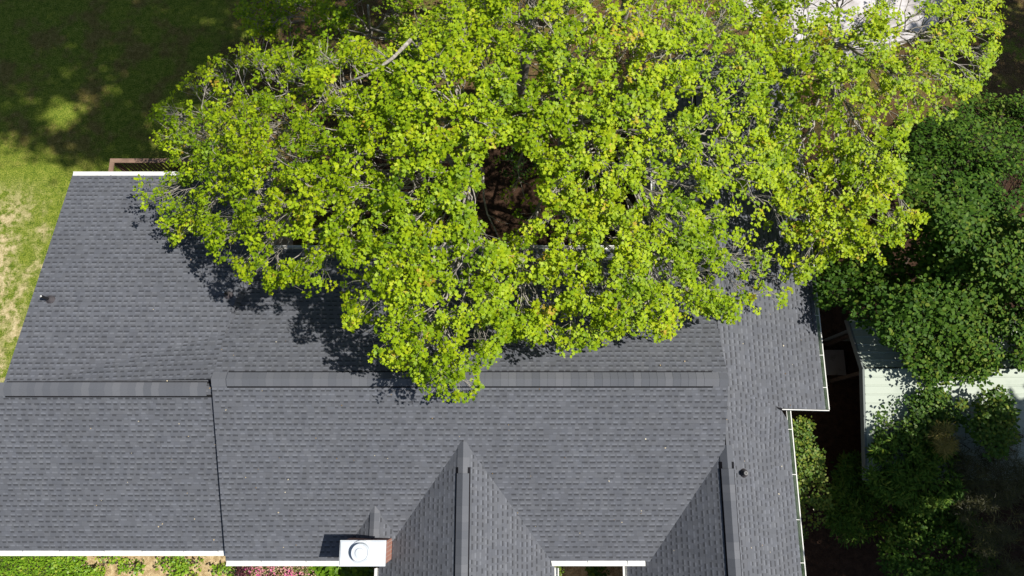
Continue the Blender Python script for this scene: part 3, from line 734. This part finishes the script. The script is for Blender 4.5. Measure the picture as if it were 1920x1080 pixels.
# --- the two big maples growing in the back court and the third at the rear
nad = at_z(960, 877, 0)
tA = at_z(880, 455, 0); topA = at_z(889, 190, 8.6)
tB = at_z(1056, 420, 0); topB = at_z(1058, 90, 8.6)
tC = at_z(1450, 150, 0); topC = at_z(1610, 60, 6.6)
def dome(cx, cy, zt, k, zmin): return lambda x, y: np.maximum(zt-k*((x-cx)**2+(y-cy)**2), zmin)
zA = dome(topA[0]-.5, topA[1]-.6, 9.3, .085, 4.9); zB = dome(topB[0]+.3, topB[1]-.6, 9.3, .085, 5.2); zC = dome(topC[0]-.3, topC[1]-.8, 7.6, .09, 4.6)
polyA = [(440, 95), (470, 60), (560, 70), (640, 60), (730, 95), (800, 30), (880, -60), (960, -60), (970, 120), (955, 262), (918, 275), (900, 300), (896, 380), (903, 425), (945, 452), (960, 490), (960, 560), (945, 655), (925, 690), (915, 722), (880, 748), (850, 745), (795, 742), (788, 715), (745, 690), (690, 672), (682, 640), (645, 605), (652, 575), (640, 552), (615, 545), (585, 555), (540, 530), (505, 545), (480, 540), (440, 502), (420, 500), (395, 470), (380, 432), (325, 455), (300, 430), (283, 395), (250, 355), (262, 335), (300, 330), (300, 280), (282, 220), (292, 200), (325, 170), (365, 128), (410, 105)]
polyB = [(880, -60), (1440, -80), (1480, 60), (1430, 200), (1480, 330), (1490, 420), (1470, 490), (1480, 560), (1440, 592), (1385, 580), (1375, 606), (1345, 590), (1310, 602), (1275, 628), (1245, 640), (1200, 625), (1150, 636), (1110, 652), (1080, 670), (1040, 652), (1003, 642), (950, 640), (900, 560), (915, 470), (955, 440), (1000, 425), (1014, 392), (988, 372), (1012, 345), (1020, 308), (985, 280), (945, 260), (900, 250), (880, 100)]
polyC = [(1420, -80), (1890, -80), (1882, 40), (1872, 100), (1845, 155), (1812, 188), (1795, 215), (1750, 228), (1712, 232), (1690, 262), (1700, 300), (1692, 340), (1690, 388), (1738, 408), (1722, 440), (1700, 458), (1645, 460), (1652, 490), (1640, 508), (1600, 482), (1560, 490), (1515, 515), (1505, 540), (1470, 520), (1475, 420), (1440, 300), (1410, 200)]
hole = [(918, 275), (950, 268), (985, 300), (1015, 305), (1022, 335), (1000, 360), (1025, 385), (1005, 418), (965, 415), (940, 432), (915, 418), (908, 370), (896, 330), (904, 300)]
gapsA = [(hole, .99), ([(470, 40), (760, 40), (720, 90), (560, 85)], .25), ([(700, 60), (800, 40), (800, 110), (720, 130)], .6), ([(800, 480), (910, 470), (920, 600), (830, 590)], .62), ([(560, 500), (700, 490), (640, 560)], .6), ([(690, 580), (730, 560), (720, 660)], .3), ([(500, 400), (540, 400), (540, 470), (500, 470)], .5)]
gapsB = [(hole, .97), ([(1290, 150), (1400, 150), (1420, 330), (1330, 320)], .45), ([(1310, 380), (1500, 320), (1500, 600), (1390, 600)], .66), ([(1170, 390), (1300, 390), (1290, 430), (1170, 430)], .6), ([(800, 110), (960, 0), (960, 90), (860, 160)], .2), ([(1210, 290), (1290, 290), (1290, 410), (1210, 410)], .55)]
gapsC = [([(1540, -20), (1650, -20), (1610, 90), (1565, 95)], .75), ([(1690, -20), (1770, -20), (1730, 60), (1690, 70)], .85), ([(1500, 180), (1560, 180), (1540, 330), (1490, 330)], .55), ([(1600, 170), (1820, 160), (1760, 240), (1620, 240)], .55), ([(1760, 20), (1860, 30), (1820, 150), (1760, 130)], .35)]
def maple(label, base, top, poly, n, zf, gaps, seed, k1, thick, per=14, mu=.54, cut=.35, trunk_pts=None, extra=None, r_trunk=.115, limbs_=None):
    pts, lay, q = sample(poly, n, zf, thick, gaps, seed, 27., cut)
    if extra is not None: pts = np.concatenate([pts, extra])
    return tree('maple_tree', label, 'tree', base, top, pts, lay, MAPLE, M['lime'], M['bark'], per, .108, .070, r_trunk, k1, 9, .056, .0062,
                mu, 'lime green maples behind the house', trunk_pts=trunk_pts, tj=.09, stack=.045, flat=.5, extra_limbs=limbs_)
sprig = []
for u, v in ((965, 345), (930, 300), (945, 290), (972, 300), (990, 330), (1008, 320), (945, 370), (958, 385), (985, 375), (970, 400), (978, 412), (1000, 390), (955, 360), (1003, 350), (275, 345), (258, 352), (285, 372), (270, 385)):
    sprig.append(at_z(u, v, 5.3))
maple('large lime green maple overhanging the west roof and the chimney side of the ridge', tA, topA, polyA, 4300, zA, gapsA, 1, 16, .95, extra=np.array(sprig[14:]),
      trunk_pts=np.array([tA, at_z(876, 440, 1.2), at_z(880, 400, 2.6), at_z(893, 335, 4.6), at_z(894, 260, 6.6), at_z(889, 190, 8.4)]),
      limbs_=[([at_z(896, 300, 6.0), at_z(906, 332, 5.9), at_z(907, 372, 5.7), at_z(914, 402, 5.5), at_z(926, 425, 5.3), at_z(938, 452, 5.2), at_z(972, 458, 5.1)], .03),
              ([at_z(908, 318, 5.9), at_z(902, 345, 5.7), at_z(893, 372, 5.6), at_z(886, 400, 5.5)], .02), ([at_z(914, 402, 5.5), at_z(934, 415, 5.3), at_z(955, 420, 5.2)], .012),
              ([at_z(893, 330, 5.2), at_z(850, 300, 6.4), at_z(815, 270, 7.2), at_z(775, 300, 7.0), at_z(735, 335, 6.7)], .055), ([at_z(815, 270, 7.2), at_z(808, 310, 6.9), at_z(760, 350, 6.6)], .03),
              ([at_z(891, 215, 7.8), at_z(840, 150, 8.6), at_z(770, 75, 8.6)], .06), ([at_z(770, 75, 8.6), at_z(735, 110, 8.8), at_z(690, 140, 8.7), at_z(640, 158, 8.4)], .05)])
maple('large lime green maple at the middle of the canopy over the back court', tB, topB, polyB, 3900, zB, gapsB, 2, 15, .95, extra=np.array(sprig[:14]),
      trunk_pts=np.array([tB, at_z(1054, 400, 1.0), at_z(1052, 345, 2.6), at_z(1050, 290, 4.2), at_z(1056, 180, 6.6), at_z(1060, 80, 8.6)]))
maple('yellow green maple above the rear east wing next to the dark green tree', tC, topC, polyC, 2150, zC, gapsC, 3, 12, .85, mu=.60, cut=.32, r_trunk=.14)

# understory saplings behind the maples (top of the picture)
pU = [(470, 95), (440, 20), (520, -60), (960, -60), (900, 120), (760, 150), (560, 140)]
pts, lay, q = sample(pU, 1250, lambda x, y: 4.2+0*x, .7, None, 9, 40., .42)
tree('maple_sapling', 'thin shaded maple sapling behind the large maples', 'tree', at_z(700, 130, 0), at_z(690, 10, 4.4), pts, lay, MAPLE, M['lime'], M['bark'], 11, .11, .078, .06, 9, 10, .03, .006, .42)
pts, lay, q = sample([(925, 260), (1020, 250), (1010, 330), (950, 345)], 60, lambda x, y: .5+0*x, .15, None, 10, 40., .3)
tree('court_shrub', 'small dark shrub on the soil of the back court', 'shrub', at_z(970, 300, 0), at_z(968, 296, .4), pts, lay, OVAL, M['deep'], M['bark_dark'], 8, .10, .07, .02, 3, 8, .012, .004, .35)

# --- dark green tree on the right, standing over the shed
polyF = [(1740, 225), (1800, 195), (1850, 180), (1940, 185), (1990, 200), (1990, 690), (1915, 690), (1880, 650), (1860, 700), (1830, 720), (1790, 705), (1760, 735), (1720, 715), (1690, 660), (1660, 640), (1640, 610), (1600, 600), (1590, 560), (1550, 575), (1530, 540), (1560, 500), (1640, 480), (1690, 440), (1700, 380), (1700, 300), (1715, 250)]
tF = at_z(1600, 640, 0); tF = at_z(1640, 560, 0); topF = at_z(1830, 450, 4.8)
zF = dome(topF[0], topF[1], 6.0, .16, 2.9)
pts, lay, q = sample(polyF, 5800, zF, .8, [([(1550, 560), (1640, 520), (1680, 640), (1600, 600)], .45), ([(1660, 420), (1760, 430), (1740, 520), (1660, 560)], .55)], 4, 44., .20, zn=1.5, zf=1.15)
tree('broadleaf_tree', 'dense dark green broadleaf tree hanging over the pale shed roof', 'tree', tF, topF, pts, lay, OVAL, M['deep'], M['bark_dark'], 9, .14, .098, .14, 12, 16, .05, .007, .62, tilt=.5, stack=.12, droop=.1)

# --- shrubs and small trees of the lower right corner
def shrub(name, label, cat, poly, n, z, k, thick, leaf, mat, size, rad, per=9, mu=.5, seed=5, base=None, cut=.3, group=None, stack=.08, zmin=.25, k1=6, flat=.6, scale=40., droop=.12, bark=None):
    poly = np.array(poly, float); c = poly.mean(0)
    zc = at_z(c[0], c[1], z*.8); b = np.array([zc[0], zc[1], 0.0]) if base is None else base
    pts, lay, q = sample(poly, n, dome(zc[0], zc[1], z, k, zmin), thick, None, seed, scale, cut)
    pts[:, 2] = np.maximum(pts[:, 2], .08)
    return tree(name, label, cat, b, b+np.array([0, 0, z*.55]), pts, lay, leaf, mat, bark or M['bark_dark'], per, rad, size, .03+.012*z, k1, 14, .022, .005, mu, group, tilt=.55, stack=stack, flat=flat, droop=droop)
shrub('eave_shrub', 'bright green upright shrub squeezed against the east eave', 'shrub', [(1482, 795), (1500, 785), (1518, 790), (1520, 820), (1538, 850), (1542, 890), (1555, 930), (1545, 975), (1520, 1000), (1500, 1010), (1496, 960), (1488, 880)],
      330, 2.6, .5, .3, OVAL, M['mid'], .075, .10, mu=.88, seed=21, zmin=1.2)
shrub('rose_shrub', 'leafy green climber lying over the near edge of the pale shed roof', 'shrub', [(1640, 790), (1660, 765), (1700, 745), (1740, 735), (1790, 745), (1800, 790), (1770, 815), (1700, 830), (1650, 845)],
      420, 3.3, .12, .3, OVAL, M['mid'], .08, .11, mu=.55, seed=22, zmin=2.4, base=at_z(1690, 880, 0))
shrub('young_tree', 'young tree with glossy bright leaves at the end of the shed', 'tree', [(1800, 760), (1850, 738), (1885, 732), (1900, 770), (1905, 820), (1885, 850), (1850, 850), (1825, 810), (1805, 790)],
      360, 3.9, .2, .35, OVAL, M['mid'], .085, .12, mu=.66, seed=23, zmin=2.2, cut=.38, base=at_z(1850, 850, 0))
shrub('juniper', 'feathery ochre juniper tip between the shrubs', 'shrub', [(1745, 805), (1765, 795), (1785, 800), (1795, 835), (1775, 850), (1750, 830)], 60, 3.6, .3, .3, NEEDLE, M['olive'], .16, .06, per=26, mu=.85, seed=24, zmin=2.2, stack=.1, base=at_z(1770, 880, 0))
shrub('juniper', 'sprawling brownish juniper deep in shade at the lower right', 'shrub', [(1775, 825), (1860, 815), (1940, 815), (1960, 1100), (1860, 1110), (1820, 1000), (1790, 940)], 520, 3.2, .10, .35, NEEDLE, M['olive'], .17, .07, per=24, mu=.18, seed=25, zmin=1.0, stack=.12)
shrub('laurel', 'large shaded evergreen shrub against the end of the shed roof', 'shrub', [(1640, 835), (1700, 815), (1780, 815), (1800, 920), (1750, 960), (1690, 950), (1640, 920), (1625, 880)], 720, 3.3, .14, .35, LANCE, M['deep'], .15, .10, per=12, mu=.66, seed=26, zmin=2.0)
shrub('laurel', 'shaded narrow leaved shrub bordering the dark passage', 'shrub', [(1575, 860), (1610, 855), (1640, 880), (1660, 940), (1650, 1000), (1600, 1015), (1560, 1010), (1550, 970), (1565, 910)], 480, 1.9, .16, .3, LANCE, M['deep'], .14, .10, per=12, mu=.70, seed=27, zmin=.7)
shrub('holly', 'shaded round leaved shrub with pale shoots at the bottom right', 'shrub', [(1680, 950), (1760, 920), (1830, 930), (1870, 1040), (1860, 1110), (1700, 1110), (1650, 1060), (1660, 990)], 760, 2.6, .12, .3, OVAL, M['deep'], .085, .11, mu=.62, seed=28, zmin=.7)

# --- planting along the front eaves (bottom edge)
shrub('ground_cover', 'lush bright green ground cover clump in the bottom left corner', 'ground cover', [(-30, 1034), (120, 1034), (165, 1040), (150, 1058), (195, 1075), (190, 1120), (-30, 1140)], 900, .55, .02, .12, OVAL, M['bright'], .065, .07, per=8, mu=.55, seed=31, zmin=.35, cut=.18, k1=10)
gi = 0
for (u, v, n, lab) in ((208, 1058, 16, 'small leafy perennial nearest the green ground cover'), (246, 1060, 30, 'small leafy perennial left of the bare straw'), (320, 1055, 26, 'small leafy perennial in the middle of the straw bed'), (352, 1052, 26, 'small leafy perennial below the gutter end'), (345, 1074, 30, 'small yellow green perennial at the bottom of the straw bed'), (415, 1072, 26, 'low yellow green perennial under the roof step')):
    gi += 1
    c = [(u-22, v-12), (u+22, v-12), (u+26, v+12), (u-26, v+12)]
    shrub('perennial', lab, 'plant', c, n, .35, .3, .08, OVAL, M['bright'], .07, .07, per=5, mu=.7, seed=40+gi, zmin=.12, cut=.2, k1=2, group='small perennials in the straw bed')
shrub('azalea', 'pink flowering azalea below the main front gutter', 'shrub', [(455, 1058), (520, 1052), (575, 1052), (592, 1075), (590, 1110), (450, 1110)], 330, .8, .08, .15, OVAL, M['azalea'], .048, .06, per=10, mu=.52, seed=50, zmin=.4, cut=.2, k1=5, stack=.06)
bpy.context.view_layer.update()
shrub('red_shrub', 'dark red leaved shrub at the corner of the main roof', 'shrub', [(445, 1062), (466, 1058), (470, 1085), (448, 1090)], 40, .6, .2, .12, OVAL, M['dark_red'], .05, .07, per=9, mu=.4, seed=51, zmin=.3, cut=.1, k1=2)
shrub('hosta', 'round leaved bright green hosta clump under the chimney', 'plant', [(585, 1052), (640, 1050), (688, 1052), (695, 1075), (690, 1110), (595, 1110)], 240, .6, .10, .12, OVAL, M['bright'], .13, .10, per=5, mu=.40, seed=52, zmin=.3, cut=.12, k1=4)
shrub('court_plant', 'small green plant in the shaded entry court', 'plant', [(1105, 1058), (1140, 1060), (1135, 1085), (1100, 1085)], 40, .5, .3, .1, OVAL, M['mid'], .08, .09, per=7, mu=.5, seed=53, zmin=.2, k1=2)
shrub('court_plant', 'pale green plant in the sunlit corner of the entry court', 'plant', [(1040, 1058), (1058, 1060), (1055, 1085), (1040, 1085)], 26, .4, .3, .1, OVAL, M['mid'], .06, .08, per=7, mu=.8, seed=54, zmin=.2, k1=2)

# --- tall trees outside the frame that shade the lawn and the lower right corner
def tall_tree(label, base, ztop, cz, rad, n, seed, gap=.30):
    p = rng.normal(0, 1, (n, 3)); p = unit(p)*(rng.uniform(.45, 1, n)**.5)[:, None]
    nz = vnoise(p[:, 0]*2.2+9, p[:, 1]*2.2+4, seed); p = p[nz > gap]
    pts = np.array([base[0], base[1], cz])+p*np.array([rad, rad, ztop-cz])
    tree('tall_tree', label, 'tree', base, np.array([base[0], base[1], ztop-1.5]), pts, None, OVAL, M['mid'], M['bark'], 7, .34, .26, .17, 9, 20, .08, .012, .5, tilt=.6, stack=.2)
tall_tree('very tall tree whose trunk rises through the middle of the maple canopy', at_z(975, 180, 0), 29.0, 24.0, 4.6, 1500, 61, .37)
tall_tree('slim very tall tree just right of the tallest trunk in the canopy', at_z(1040, 218, 0), 30.0, 26.0, 3.2, 850, 67, .36)
tall_tree('very tall tree rising at the rear of the maple canopy', at_z(1160, 60, 0), 25.0, 20.0, 4.2, 1000, 66, .42)
tall_tree('tall tree at the far north west edge of the lawn', at_z(400, -60, 0), 18.0, 14.0, 5.6, 1300, 62, .47)
tall_tree('tall tree east of the shaded shrubs outside the frame', at_z(2070, 1095, 0), 14.5, 9.8, 4.4, 2600, 63, .22)
tall_tree('tall tree south east of the shrubs outside the frame', at_z(2330, 1030, 0), 15.5, 10.5, 4.3, 2300, 64, .22)
tall_tree('tall tree behind the driveway outside the frame', at_z(2340, 90, 0), 15.0, 11.0, 3.6, 1200, 65)

# --- fallen leaf bits and catkins on the roof
n = 120; lx = rng.uniform(Xs-3.5, XW1-.4, n); ly = rng.uniform(YF+.3, YB-.2, n); L = []
for x, y in zip(lx, ly):
    if x < Xs: z = (Lb if y > YL else Lf).z(x, y)
    elif x < Xr: z = max((Mb if y > YR else Mf).z(x, y), (Fw if x < XF else Fe).z(x, y) if XFw < x < XFe and y < YF0 else 0, Ww.z(x, y) if XWw < x and y < YW0 else 0)
    else: z = max(W1.z(x, y) if y > 0 else 0, We.z(x, y))
    L.append((x, y, z+.012))
L = np.array(L); d3 = rng.normal(0, 1, (n, 3)); d3[:, 2] *= .1
M['litter'] = mat_leaf('dry_leaf_bits', [(0, (.10, .06, .03)), (.5, (.30, .22, .12)), (1, (.55, .50, .38))], .1)
lt = leaf_mesh('fallen_leaves', L, d3, np.tile([[0, .2, 1.]], (n, 1)), rng.uniform(.02, .05, n), rng.uniform(0, 1, n), OVAL, M['litter'], None, .05)
tag(lt, 'scattered bits of fallen leaf and catkin lying on the shingles', 'leaf litter', kind='stuff')
